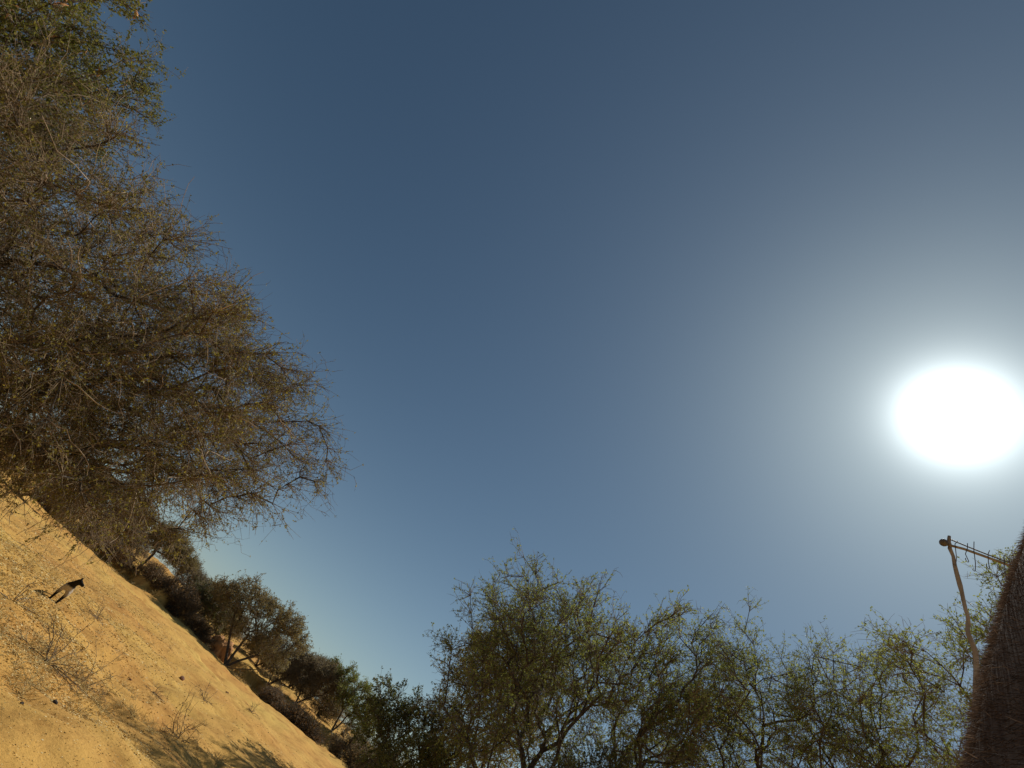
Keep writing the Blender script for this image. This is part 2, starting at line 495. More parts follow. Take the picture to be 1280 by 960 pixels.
# --- big twiggy thorn tree on the left, its trunk left of the frame
thorn = make_tree('thorn_tree', 'big tangled brown thorn tree with nearly bare twigs filling the left side', 'tree',
    place(-41, 11.6),
    [stem((0, 0, 0), (0.05, -0.05, 0.8), (0.25, -0.05, 1.6), (0.6, -0.1, 2.4)), stem((0, 0, 0), (-0.3, 0.3, 1.0), (-0.6, 0.5, 2.0)), stem((0, 0, 0), (0.5, 0.5, 0.8), (1.3, 1.0, 1.7))],
    [(0.9, 0.3, 3.2, 4.4, 4.0, 2.6), (3.5, 1.1, 3.9, 2.3, 2.2, 1.7), (1.6, 1.0, 2.3, 3.5, 2.6, 1.25), (-0.8, 0.0, 2.8, 2.4, 2.4, 1.4)],
    11, n_t=820, tip=0.011, r_max=0.17, bf=0.35, seg=0.35, tw=15500, tw_len=(0.35, 0.95), tw_r=0.0048, sub=42000, sub_len=(0.12, 0.38),
    grav=-0.10, out=0.75, lv=190000, lv_len=(0.022, 0.048), leaf='leaf_olive', twig='twig_brown', pale=620, lump=0.16, limb_r=0.03)[0]

# --- greener pod-bearing tree beyond it, top left corner
podtree, pp, pr = make_tree('pod_tree', 'green leafy tree with orange seed pods in the top left corner', 'tree',
    place(-59, 12.6),
    [stem((0, 0, 0), (0.1, 0, 1.2), (0.1, 0.2, 2.6)), stem((0, 0, 0), (0.4, 0.4, 1.3), (1.0, 0.9, 2.8))],
    [(0.2, 0.3, 5.0, 3.2, 3.2, 2.4), (0.9, 0.8, 4.9, 2.2, 2.2, 2.0)],
    23, n_t=380, tip=0.009, r_max=0.16, tw=5500, tw_len=(0.3, 0.7), sub=11000, lv=130000, lv_len=(0.03, 0.06), leaf='leaf_green', twig='twig_brown', limb_r=0.03)

def pod_mesh():
    K, S = 8, 6
    u = np.linspace(0, 1, K)
    P = np.stack([0.02 * np.sin(u * math.pi), np.zeros(K), -0.15 * u], -1)
    V, Q = tubes(P[None], (0.003 + 0.010 * np.sin(u * math.pi) ** 0.5 * (1 + 0.2 * np.cos(u * 30)))[None], S)
    V[:, 1] *= 0.45
    return V, Q
_V, _Q = pod_mesh()
_rg = np.random.default_rng(3)
_base = np.array(podtree.location)
_wp = pp + _base
_dc = np.linalg.norm(_wp - np.array([0, 0, CAM_H]), axis=1)
_az = np.degrees(np.arctan2(_wp[:, 0], _wp[:, 1])); _el = np.degrees(np.arcsin((_wp[:, 2] - CAM_H) / _dc))
_cand = [i for i in np.argsort(_dc) if pr[i] < 0.03 and -62 < _az[i] < -47 and _el[i] > 18][:220]
_first = None
for k in range(60):
    i = _cand[_rg.integers(0, len(_cand))]
    if _first is None:
        _first = mesh_np('seed_pod', _V, _Q, M['pod'], podtree, smooth=True); o = _first
    else:
        o = _first.copy(); COL.objects.link(o)
    o.parent = podtree
    o.location = tuple(pp[i] + _rg.normal(size=3) * 0.06)
    o.rotation_euler = (_rg.normal() * 0.9, _rg.normal() * 0.9, _rg.uniform(0, 6.28))
    s = _rg.uniform(0.9, 1.4); o.scale = (s * 1.8, s * 1.8, s)

# --- trees in front and to the right (tops against the sky)
make_tree('acacia_tree', 'wide airy acacia in the middle with fine yellowish leaves on top', 'tree', place(27.5, 13.6),
    [stem((0, 0, 0), (-0.1, 0, 0.9), (-0.4, 0, 1.8)), stem((0, 0, 0), (0.3, 0.1, 0.9), (0.9, 0.2, 2.0)), stem((0, 0, 0), (0.1, -0.3, 1.0), (0.2, -0.9, 2.2)), stem((0, 0, 0), (-0.4, 0.2, 0.9), (-1.3, 0.3, 1.9))],
    [(0.3, 0.1, 4.8, 3.2, 3.0, 2.3), (-1.7, 1.8, 5.4, 1.7, 1.9, 1.6), (-1.3, 2.8, 5.6, 1.6, 1.9, 1.5), (-1.5, 0.5, 3.2, 1.7, 1.5, 1.0), (1.7, -0.5, 5.3, 1.9, 1.9, 1.6), (0.9, -1.1, 6.2, 1.7, 1.7, 1.4), (-0.7, 0.8, 5.7, 1.9, 1.9, 1.5)],  # far-left lobes are shaped to spread the crown's shadow on the sand
    31, n_t=640, tip=0.010, r_max=0.15, bf=0.5, tw=7000, tw_len=(0.3, 0.75), tw_r=0.006, sub=14000, lv=100000, lv_len=(0.03, 0.058), leaf='leaf_yellow', twig='twig_grey', lump=0.26, limb_r=0.026)
make_tree('acacia_tree', 'greyer acacia added behind the left side of the airy acacia for its shadow', 'tree', place(19.3, 17.8),  # extra tree, put in to carry the shadow farther over the sand
    [stem((0, 0, 0), (-0.1, 0, 0.9), (-0.4, 0, 2.0)), stem((0, 0, 0), (0.3, 0.1, 0.9), (0.8, 0.2, 2.1))],
    [(0, 0, 4.2, 1.8, 2.0, 1.9), (0.2, 0.4, 5.2, 1.4, 1.6, 1.3)],
    33, n_t=230, tip=0.010, r_max=0.12, tw=3000, tw_len=(0.3, 0.7), tw_r=0.006, sub=5000, lv=46000, lv_len=(0.035, 0.065), leaf='leaf_olive', twig='twig_grey', lump=0.25)
make_tree('acacia_tree', 'small dark acacia with flat sprays low at the bottom, left of the airy acacia', 'tree', place(14.8, 18.6),
    [stem((0, 0, 0), (-0.1, 0, 0.6), (-0.4, 0, 1.2)), stem((0, 0, 0), (0.4, 0.1, 0.6), (1.0, 0.2, 1.3))],
    [(0.0, 0, 2.1, 1.9, 1.8, 1.0), (-0.8, 0, 2.7, 1.1, 1.1, 0.55), (0.8, 0, 2.5, 1.0, 1.1, 0.65)],
    37, n_t=170, tip=0.010, r_max=0.10, tw=1800, sub=2600, tw_r=0.006, lv=44000, lv_len=(0.035, 0.07), leaf='leaf_dark', twig='twig_dark', lump=0.28)
make_tree('leafy_shrub', 'dense dark shrub at the bottom under the airy acacia', 'shrub', place(35.5, 12.6),
    [stem((0, 0, 0), (-0.2, 0, 0.7), (-0.6, 0, 1.6)), stem((0, 0, 0), (0.4, 0.1, 0.7), (0.9, 0.2, 1.6)), stem((0, 0, 0), (0, 0.1, 0.8), (0.1, 0.2, 2.0))],
    [(0, 0, 2.5, 2.5, 2.0, 1.6), (-0.9, 0.3, 2.9, 1.6, 1.4, 1.1)],
    41, n_t=220, tip=0.009, r_max=0.09, tw=3000, sub=5000, tw_r=0.0045, lv=42000, lv_len=(0.03, 0.06), leaf='leaf_dark', twig='twig_dark')
make_tree('acacia_tree', 'upright acacia right of the airy acacia, dark limbs showing against sky', 'tree', place(43, 12.8),
    [stem((0, 0, 0), (-0.1, 0.1, 1.2), (-0.3, 0.1, 2.6)), stem((0, 0, 0), (0.25, 0, 1.2), (0.5, 0.1, 2.8)), stem((0, 0, 0), (0.1, -0.2, 1.4), (-0.1, -0.4, 3.4))],
    [(0, 0, 5.6, 1.9, 1.9, 2.5), (-0.8, 0.4, 6.3, 1.3, 1.3, 1.4), (0.6, -0.3, 6.9, 1.0, 1.0, 1.4)],
    43, n_t=230, tip=0.009, r_max=0.12, bf=0.3, tw=2200, tw_len=(0.3, 0.7), sub=6000, lv=32000, lv_len=(0.028, 0.052), leaf='leaf_yellow', twig='twig_grey', lump=0.25)
make_tree('acacia_tree', 'sparse acacia with upright bare leader between the upright acacia and wooden pole', 'tree', place(49.6, 12.2),
    [stem((0, 0, 0), (0.1, 0.1, 1.4), (0.15, 0.1, 3.0), (0.1, 0, 4.6), (0.15, 0, 6.2)), stem((0, 0, 0), (-0.3, 0.1, 1.4), (-0.6, 0.3, 3.0)), stem((0, 0, 0), (0.5, -0.2, 1.3), (0.9, -0.4, 2.9))],
    [(0, 0, 5.4, 1.8, 1.8, 2.6), (0.15, 0, 7.5, 0.8, 0.8, 1.25), (-0.7, 0.3, 6.4, 1.1, 1.1, 1.2)],
    47, n_t=210, tip=0.009, r_max=0.11, bf=0.3, tw=2000, tw_len=(0.3, 0.7), sub=6000, lv=27000, lv_len=(0.028, 0.052), leaf='leaf_yellow', twig='twig_grey', lump=0.25)
make_tree('acacia_tree', 'thin-leaved pale acacia behind the wooden pole at the right', 'tree', place(60.2, 10.0),
    [stem((0, 0, 0), (0.1, 0, 1.5), (0.3, 0.1, 3.4)), stem((0, 0, 0), (-0.3, 0.1, 1.5), (-0.6, 0.3, 3.2))],
    [(0, 0, 6.2, 1.6, 1.8, 2.6), (0.6, -0.4, 8.3, 1.3, 1.3, 1.7)],
    57, n_t=230, tip=0.008, r_max=0.12, bf=0.35, tw=2200, tw_len=(0.3, 0.7), sub=7000, lv=34000, lv_len=(0.028, 0.05), leaf='leaf_yellow', twig='twig_brown', lump=0.2)

# --- trees and shrubs along the far bank
def far(name, label, cat, az, d, ells, seed, stems=None, **kw):
    a = dict(n_t=130, tip=0.016, r_max=0.14, tw=2600, tw_len=(0.3, 0.8), tw_r=0.011, sub=3500, sub_len=(0.2, 0.45), lv=17000,
             lv_len=(0.06, 0.11), lv_w=0.24, limb_r=0.04, leaf='leaf_hazel', twig='twig_ash', zmin=0.15)
    a.update(kw)
    st = stems or [stem((0, 0, 0), (-0.15, 0, 0.5), (-0.4, 0, 1.1)), stem((0, 0, 0), (0.3, 0.1, 0.5), (0.8, 0.1, 1.2))]
    return make_tree(name, label, cat, place(az, d), st, ells, seed, **a)

far('bank_tree', 'forked bush at the foot of the big thorn tree, on the bank', 'tree', -24.8, 43,
    [(-1.5, 0, 2.0, 1.8, 1.5, 0.9), (1.3, 0, 1.9, 1.8, 1.5, 1.0)], 61,
    [stem((0, 0, 0), (-0.5, 0, 0.6), (-1.2, 0, 1.5)), stem((0, 0, 0), (0.5, 0, 0.5), (1.2, 0, 1.1))], leaf='leaf_ash', lv=13500, twig='twig_brown')
far('bank_tree', 'rounded olive bush on the bank nearest the hanging thorn twigs', 'tree', -20.0, 56,
    [(0, 0, 2.5, 2.6, 2.2, 1.5), (1.6, 0, 2.9, 1.9, 1.7, 1.2)], 62, leaf='leaf_hazel', lv=36000, tw=2400)
far('bank_tree', 'umbrella-shaped olive tree on a slanting trunk on the bank behind the dog', 'tree', -14.3, 55,
    [(-0.6, 0, 3.1, 2.5, 1.9, 0.8), (1.1, 0, 2.8, 2.2, 1.8, 0.85), (-0.4, 0, 2.3, 1.5, 1.3, 0.5)], 63,
    [stem((0, 0, 0), (0.02, 0, 0.8), (-0.05, 0, 1.6))], leaf='leaf_hazel', lv=39000, tw=2500, r_max=0.13, n_t=170, zmin=1.3)
far('bank_tree', 'low-crowned brownish tree right behind the umbrella-shaped one', 'tree', -11.6, 62,
    [(0, 0, 2.2, 2.2, 1.8, 0.9), (1.8, 0, 1.6, 1.6, 1.5, 0.8)], 64, [stem((0, 0, 0), (0.05, 0, 0.7), (0, 0, 1.2))], leaf='leaf_ash', lv=30000, zmin=0.9)
far('bank_tree', 'round dark green bush just left of the tall forked acacia on the bank', 'tree', -8.0, 54,
    [(0, 0, 1.5, 1.9, 1.5, 1.2), (0.9, 0, 1.3, 1.5, 1.3, 1.0)], 65, leaf='leaf_dark', lv=30000)
far('bank_acacia', 'tallest forked acacia on the bank with many stems fanning from its base', 'tree', -2.9, 49,
    [(-3.6, 0.2, 3.7, 1.7, 1.5, 0.75), (-2.2, 0, 4.6, 1.8, 1.5, 0.9), (0.2, 0.2, 4.9, 2.1, 1.6, 0.95), (2.0, 0, 4.3, 2.0, 1.6, 0.85), (-1.0, 0, 3.3, 2.2, 1.6, 1.1), (1.4, 0, 2.7, 2.0, 1.5, 0.9)], 66,
    [stem((0, 0, 0), (-0.7, 0, 0.9), (-1.5, 0, 1.9), (-2.2, 0, 2.9)), stem((0, 0, 0), (-0.15, 0, 1.0), (-0.3, 0, 2.2)), stem((0, 0, 0), (0.5, 0, 0.9), (1.2, 0, 1.8)), stem((0, 0, 0), (0.9, 0.1, 0.5), (2.0, 0.1, 1.2))],
    n_t=330, lv=66000, tw=3600, sub=4000, r_max=0.16, leaf='leaf_hazel', lump=0.2)
far('bank_tree', 'greyish brown leafless-looking bush right of the tall forked acacia', 'tree', 1.0, 54,
    [(0, 0, 2.4, 2.3, 1.8, 1.6), (1.5, 0, 2.6, 1.7, 1.5, 1.2)], 67, leaf='leaf_ash', lv=30000, tw=3000, twig='twig_ash')
far('bank_tree', 'greyish brown bush with short forked stems beside the bright green tree', 'tree', 4.0, 55,
    [(-0.2, 0, 2.4, 2.2, 1.8, 1.3), (1.0, 0, 2.9, 1.6, 1.4, 1.0)], 68, leaf='leaf_ash', lv=30000, tw=3000, twig='twig_brown', zmin=0.9)
far('bank_tree', 'dark green tree top showing farthest behind the greyish bushes', 'tree', 4.3, 84,
    [(0, 0, 3.2, 2.2, 2.0, 1.6), (0.5, 0, 4.2, 1.4, 1.3, 0.9)], 69, leaf='leaf_dark', lv=24000)
far('bank_tree', 'bright green rounded tree on a leaning forked trunk at the bank', 'tree', 8.0, 55,
    [(-0.9, 0, 3.3, 2.2, 1.8, 1.4), (0.9, 0, 2.7, 2.0, 1.7, 1.3), (1.8, 0, 1.9, 1.3, 1.3, 0.9)], 70,
    [stem((0, 0, 0), (-0.1, 0, 0.8), (-0.25, 0, 1.7)), stem((0, 0, 0), (0.25, 0, 0.7), (0.35, 0, 1.6))], leaf='leaf_bright', lv=48000, tw=2500, zmin=1.0)
for k, (az, d, s, lf, lb) in enumerate([
        (11.5, 47, 1.0, 'leaf_ash', 'grey brown brush at the foot of the bright green tree'),
        (14.4, 44, 1.05, 'leaf_ash', 'brown brush low at the bottom edge beneath the small dark acacia'),
        (17.5, 50, 1.3, 'leaf_hazel', 'olive brush behind the small dark acacia, right of the brown brush'),
        (21.2, 46, 1.25, 'leaf_dark', 'dark brush at the bottom between small dark acacia and airy acacia')]):
    far('brush', lb, 'brush', az, d, [(0, 0, 1.2 * s, 2.3 * s, 1.7, 1.0 * s), (-1.2, 0, 0.9 * s, 1.5, 1.3, 0.8 * s)], 80 + k, leaf=lf, lv=14000, tw=2600, twig='twig_brown', group='brush along the far bank')
for k, (az, d, s, lf, lb) in enumerate([
        (-16.8, 60, 0.9, 'leaf_ash', 'grey bush on the slope between the rounded olive bush and umbrella-shaped tree'),
        (-5.6, 58, 1.0, 'leaf_hazel', 'olive bush behind the red earth mound'),
        (-0.9, 60, 1.0, 'leaf_ash', 'grey bush showing behind the stems of the tall forked acacia'),
        (2.6, 62, 1.0, 'leaf_ash', 'low grey bush behind the gap between the two greyish brown bushes'),
        (6.2, 60, 0.95, 'leaf_hazel', 'olive bush behind the trunk of the bright green tree')]):
    far('slope_bush', lb, 'bush', az, d, [(0, 0, 1.3 * s, 2.2 * s, 1.6, 1.1 * s)], 90 + k, leaf=lf, lv=16000, tw=2400, twig='twig_ash', group='bushes on the slope behind the bank')
low = [(-22.6, 50.5, 0.9, 'twig_brown', 'dry grey scrub on the bank under the forked bush'),
       (-18.6, 51.8, 0.8, 'twig_ash', 'dry scrub on the bank edge beneath the rounded olive bush'),
       (-15.9, 51.8, 0.65, 'twig_brown', 'bare scrub just left of the slanting umbrella tree trunk'),
       (-12.9, 51.8, 0.8, 'twig_brown', 'bare dark scrub just right of the slanting umbrella tree trunk'),
       (-10.8, 51.2, 0.95, 'twig_dark', 'dark bare scrub on the bank below the low-crowned brownish tree'),
       (-8.9, 50.4, 0.9, 'twig_dark', 'dark scrub on the bank below the round dark green bush'),
       (-6.9, 50.0, 0.8, 'twig_dark', 'dark scrub left of the red earth mound'),
       (2.3, 50.2, 0.7, 'twig_ash', 'grey scrub patch on the bank below the greyish brown bushes'),
       (4.6, 48.6, 0.85, 'twig_dark', 'dark low scrub on the bank left of the bright green tree trunk'),
       (6.3, 48.9, 0.8, 'twig_dark', 'dark low scrub touching the bright green tree trunk')]
for k, (az, d, s, tw, lb) in enumerate(low):
    far('dry_scrub', lb, 'scrub', az, d, [(0, 0, 0.55 * s, 1.5 * s, 1.0, 0.6 * s)], 100 + k,
        [stem((0, 0, 0), (-0.2, 0, 0.15), (-0.5, 0, 0.3)), stem((0, 0, 0), (0.2, 0, 0.15), (0.5, 0, 0.3))],
        n_t=60, tw=1500, sub=1500, lv=6000, leaf='leaf_dry', twig=tw, tip=0.010, r_max=0.04, zmin=0.05, group='dry scrub along the bank')

# --- reddish eroded earth mound under the forked acacia
def mound():
    x, y, z = place(-4.9, 50.5)
    rng = np.random.default_rng(8)
    bm = bmesh.new(); bmesh.ops.create_icosphere(bm, subdivisions=4, radius=1.0)
    for v in bm.verts:
        c = v.co.copy()
        n = sum(math.sin(c.dot(Vector(k)) + p) for k, p in zip(rk, rp)) * 0.07
        v.co = Vector((c.x * 1.35, c.y * 0.8, max(c.z, -0.25) * 0.95)) * (1 + 1.7 * n)
        if c.z > 0.1: v.co.x *= 1 - 0.25 * c.z
        v.co.x += 0.25 * max(0, v.co.z)
    me = bpy.data.meshes.new('earth_mound'); bm.to_mesh(me); bm.free(); me.materials.append(M['clay'])
    for p in me.polygons: p.use_smooth = True
    o = bpy.data.objects.new('earth_mound', me); COL.objects.link(o); o.location = (x, y, z + 0.1)
    tag(o, 'reddish eroded earth mound at the foot of the tall forked acacia', 'mound')
_r8 = np.random.default_rng(8); rk = [tuple(_r8.normal(size=3) * 6) for _ in range(9)]; rp = _r8.uniform(0, 6.28, 9)
mound()

# ------------------------------------------------------------------ the dog
def skin_body(name, chains, mat, parent, sub=2, root=0):
    """chains: list of [(x,y,z,rx,ry),...]; equal positions are merged"""
    verts, rad, edges, key = [], [], [], {}
    for ch in chains:
        prev = None
        for p in ch:
            k = tuple(round(c, 4) for c in p[:3])
            if k not in key:
                key[k] = len(verts); verts.append(p[:3]); rad.append((p[3], p[4] if len(p) > 4 else p[3]))
            i = key[k]
            if prev is not None and prev != i: edges.append((prev, i))
            prev = i
    me = bpy.data.meshes.new(name); me.from_pydata(verts, edges, [])
    o = bpy.data.objects.new(name, me); COL.objects.link(o)
    md = o.modifiers.new('skin', 'SKIN'); md.use_smooth_shade = True; md.branch_smoothing = 0.6
    sv = me.skin_vertices[0].data if me.skin_vertices else None
    if sv is None:
        me.attributes  # layer is added with the modifier through the operator only
        bm = bmesh.new(); bm.from_mesh(me); bm.verts.layers.skin.verify(); bm.to_mesh(me); bm.free()
        sv = me.skin_vertices[0].data
    for i, r in enumerate(rad):
        sv[i].radius = r; sv[i].use_root = (i == root)
    ss = o.modifiers.new('smooth', 'SUBSURF'); ss.levels = sub; ss.render_levels = sub
    dg = bpy.context.evaluated_depsgraph_get(); dg.update()
    ev = o.evaluated_get(dg)
    m2 = bpy.data.meshes.new_from_object(ev)
    o.modifiers.clear(); o.data = m2
    bpy.data.meshes.remove(me)
    m2.name = name; m2.materials.clear(); m2.materials.append(mat)
    for p in m2.polygons: p.use_smooth = True
    o.parent = parent
    return o

def coat_mat(name, dark, light, z0, z1, scale, leg_shade=None):
    m, N, L = new_mat(name)
    out = N.new('ShaderNodeOutputMaterial'); d = N.new('ShaderNodeBsdfPrincipled')
    tcn = N.new('ShaderNodeTexCoord'); sp = N.new('ShaderNodeSeparateXYZ'); L.new(tcn.outputs['Object'], sp.inputs[0])
    nz = N.new('ShaderNodeTexNoise'); nz.inputs['Scale'].default_value = scale; nz.inputs['Detail'].default_value = 5
    L.new(tcn.outputs['Object'], nz.inputs['Vector'])
    ma = N.new('ShaderNodeMath'); ma.operation = 'MULTIPLY_ADD'; L.new(nz.outputs['Fac'], ma.inputs[0]); ma.inputs[1].default_value = 0.12
    L.new(sp.outputs['Z'], ma.inputs[2])
    mr = N.new('ShaderNodeMapRange'); mr.inputs['From Min'].default_value = z0 + 0.06; mr.inputs['From Max'].default_value = z1 + 0.06
    L.new(ma.outputs[0], mr.inputs['Value'])
    r = ramp(N, [(0, light), (1, dark)])
    if leg_shade:
        m2 = N.new('ShaderNodeMapRange'); m2.inputs['From Min'].default_value = leg_shade[1] + 0.06; m2.inputs['From Max'].default_value = leg_shade[0] + 0.06
        L.new(ma.outputs[0], m2.inputs['Value'])
        mx = N.new('ShaderNodeMath'); mx.operation = 'MAXIMUM'; L.new(mr.outputs[0], mx.inputs[0]); L.new(m2.outputs[0], mx.inputs[1])
        L.new(mx.outputs[0], r.inputs[0])
    else: L.new(mr.outputs[0], r.inputs[0])
    L.new(r.outputs[0], d.inputs['Base Color']); d.inputs['Roughness'].default_value = 0.9; d.inputs['Specular IOR Level'].default_value = 0.12
    L.new(d.outputs[0], out.inputs[0])
    return m
M['dog_coat'] = coat_mat('dog_coat', (0.016, 0.014, 0.013), (0.42, 0.36, 0.28), 0.47, 0.51, 14, leg_shade=(0.26, 0.36))  # black back is coat; the dark lower limbs have shade painted in
M['black'] = bark_mat('black_nose', (0.008, 0.007, 0.007), (0.015, 0.013, 0.012), 20, 0.4)

dx, dy, _ = pol(-16.7, 14.5)
dog = empty('dog', (dx, dy, gz(dx, dy) - 0.005), math.radians(-74))
dog.scale = (0.87, 0.87, 0.85)
tag(dog, 'black-backed dog with tan belly standing on the sand, ears up, head turned aside', 'dog')
ch = [[(-0.32, 0, 0.50, 0.095, 0.10), (-0.14, 0, 0.48, 0.10, 0.115), (0.06, 0, 0.47, 0.115, 0.135), (0.20, 0, 0.48, 0.115, 0.135),
       (0.27, 0.01, 0.56, 0.092, 0.10), (0.32, 0.03, 0.63, 0.078, 0.078), (0.36, 0.065, 0.675, 0.074, 0.070), (0.375, 0.14, 0.665, 0.046, 0.046), (0.385, 0.205, 0.648, 0.032, 0.032)],
      [(0.36, 0.065, 0.675, 0.062), (0.405, 0.045, 0.725, 0.028), (0.412, 0.035, 0.775, 0.007)],
      [(0.36, 0.065, 0.675, 0.062), (0.315, 0.055, 0.725, 0.028), (0.305, 0.045, 0.775, 0.007)],
      [(-0.32, 0, 0.50, 0.095), (-0.44, 0, 0.49, 0.03), (-0.53, 0.02, 0.40, 0.026), (-0.57, 0.03, 0.28, 0.016)]]
for s in (1, -1):
    ch.append([(0.20, 0, 0.48, 0.115, 0.135), (0.21, 0.085 * s, 0.40, 0.062), (0.19, 0.09 * s, 0.27, 0.038), (0.21, 0.085 * s, 0.14, 0.027), (0.21, 0.085 * s, 0.035, 0.026), (0.255, 0.085 * s, 0.02, 0.020)])
    ch.append([(-0.32, 0, 0.50, 0.095, 0.10), (-0.30, 0.085 * s, 0.41, 0.065), (-0.24, 0.095 * s, 0.29, 0.042), (-0.36, 0.095 * s, 0.17, 0.024), (-0.33, 0.09 * s, 0.035, 0.021), (-0.285, 0.09 * s, 0.02, 0.020)])
skin_body('body', ch, M['dog_coat'], dog)
def ball(name, loc, sc3, mat, parent, sub=2):
    bm = bmesh.new(); bmesh.ops.create_icosphere(bm, subdivisions=sub, radius=1.0)
    for v in bm.verts: v.co = Vector((v.co.x * sc3[0], v.co.y * sc3[1], v.co.z * sc3[2]))
    me = bpy.data.meshes.new(name); bm.to_mesh(me); bm.free(); me.materials.append(mat)
    for p in me.polygons: p.use_smooth = True
    o = bpy.data.objects.new(name, me); COL.objects.link(o); o.location = loc; o.parent = parent
    return o
ball('nose', (0.389, 0.228, 0.652), (0.016, 0.014, 0.013), M['black'], dog)
ball('eye', (0.412, 0.105, 0.695), (0.009, 0.009, 0.009), M['black'], dog)
ball('eye', (0.330, 0.100, 0.695), (0.009, 0.009, 0.009), M['black'], dog)

# ------------------------------------------------------------------ the shaggy brown animal that fills the right edge
M['fur'] = coat_mat('fur', (0.065, 0.043, 0.032), (0.10, 0.07, 0.052), 0.75, 1.0, 8)
def hair_mat():
    m, N, L = new_mat('fur_hair')
    out = N.new('ShaderNodeOutputMaterial'); mix = N.new('ShaderNodeMixShader')
    d = N.new('ShaderNodeBsdfPrincipled'); t = N.new('ShaderNodeBsdfTranslucent')
    at = N.new('ShaderNodeAttribute'); at.attribute_name = 'var'
    r = ramp(N, [(0, (0.055, 0.036, 0.026)), (0.6, (0.115, 0.076, 0.053)), (1, (0.25, 0.17, 0.115))])
    L.new(at.outputs['Fac'], r.inputs[0]); L.new(r.outputs[0], d.inputs['Base Color']); L.new(r.outputs[0], t.inputs['Color'])
    d.inputs['Roughness'].default_value = 0.85; d.inputs['Specular IOR Level'].default_value = 0.15; mix.inputs[0].default_value = 0.35
    L.new(d.outputs[0], mix.inputs[1]); L.new(t.outputs[0], mix.inputs[2]); L.new(mix.outputs[0], out.inputs[0])
    return m
M['hair'] = hair_mat()
DA = math.radians(72.8)
donkey = empty('animal', (-0.06 * math.sin(DA), -0.06 * math.cos(DA), 0.0), math.pi / 2 - DA)
tag(donkey, 'shaggy dark brown animal at the right edge, only its back-lit neck in view', 'animal')
ch = [[(-1.02, 0, 1.02, 0.21, 0.22), (-0.72, 0, 0.98, 0.24, 0.26), (-0.40, 0, 0.96, 0.25, 0.27), (-0.10, 0, 0.98, 0.22, 0.26), (0.12, 0, 1.06, 0.13, 0.20),
       (0.30, 0, 1.29, 0.088, 0.15), (0.43, 0, 1.52, 0.112, 0.14), (0.54, 0, 1.74, 0.108, 0.12), (0.66, 0, 1.93, 0.10, 0.12), (0.82, 0, 1.90, 0.088, 0.10), (1.00, 0, 1.78, 0.065, 0.075), (1.14, 0, 1.68, 0.058, 0.06)],
      [(0.66, 0, 1.93, 0.10), (0.78, 0.09, 2.02, 0.032), (0.92, 0.12, 2.07, 0.012)],
      [(0.66, 0, 1.93, 0.10), (0.78, -0.09, 2.02, 0.032), (0.92, -0.12, 2.07, 0.012)],
      [(-1.02, 0, 1.02, 0.21), (-1.22, 0, 1.0, 0.05), (-1.30, 0, 0.75, 0.03), (-1.31, 0, 0.45, 0.035)]]
for s in (1, -1):
    ch.append([(-0.10, 0, 0.98, 0.22, 0.26), (-0.06, 0.14 * s, 0.80, 0.10), (-0.05, 0.14 * s, 0.50, 0.060), (-0.05, 0.14 * s, 0.44, 0.058), (-0.05, 0.14 * s, 0.12, 0.040), (-0.03, 0.14 * s, 0.06, 0.052), (-0.02, 0.14 * s, 0.0, 0.06)])
    ch.append([(-1.02, 0, 1.02, 0.21, 0.22), (-1.00, 0.15 * s, 0.82, 0.12), (-0.94, 0.15 * s, 0.62, 0.085), (-1.10, 0.15 * s, 0.42, 0.052), (-1.06, 0.15 * s, 0.12, 0.040), (-1.04, 0.15 * s, 0.06, 0.052), (-1.03, 0.15 * s, 0.0, 0.06)])
body = skin_body('body', ch, M['fur'], donkey)
def fur_on(body, parent, n, seed):
    rng = np.random.default_rng(seed)
    me = body.data; me.calc_loop_triangles()
    T = np.empty(len(me.loop_triangles) * 3, np.int32); me.loop_triangles.foreach_get('vertices', T); T = T.reshape(-1, 3)
    C = np.empty(len(me.vertices) * 3, np.float32); me.vertices.foreach_get('co', C); C = C.reshape(-1, 3)
    A, B, Cc = C[T[:, 0]], C[T[:, 1]], C[T[:, 2]]
    cr = np.cross(B - A, Cc - A); ar = np.linalg.norm(cr, axis=1)
    mid = (A + B + Cc) / 3
    neck = (mid[:, 0] > 0.12) & (mid[:, 2] > 1.15) & (mid[:, 0] < 0.75)
    w = ar * np.where(neck, np.where(mid[:, 1] > -0.03, 90.0, 25.0), 0.6); w /= w.sum()
    f = rng.choice(len(T), n, p=w)
    u = rng.uniform(size=(n, 2)); fl = u.sum(1) > 1; u[fl] = 1 - u[fl]
    P = A[f] + (B - A)[f] * u[:, :1] + (Cc - A)[f] * u[:, 1:]
    Nn = norm(cr[f])
    crest = np.clip(1 - np.abs(P[:, 1]) / 0.05, 0, 1) * (P[:, 2] > 1.2) * (P[:, 0] < 0.62)
    ln = rng.uniform(0.003, 0.0075, n) + 0.002 * crest
    d = norm(Nn * 0.42 + np.array([-0.10, 0, -0.6]) + rng.normal(size=(n, 3)) * 0.24)
    V, Q = leaf_quads(rng, P - Nn * 0.0005, d, ln, np.full(n, 0.00011) * rng.uniform(0.7, 1.3, n))
    var = np.repeat(np.clip(rng.normal(0.4, 0.22, n), 0, 1), 4)
    tag(mesh_np('coat_hair', V, Q, M['hair'], parent, var), kind='stuff')
fur_on(body, donkey, 300000, 77)
for s in (1, -1): ball('eye', (0.80, 0.082 * s, 1.945), (0.02, 0.014, 0.018), M['black'], donkey)

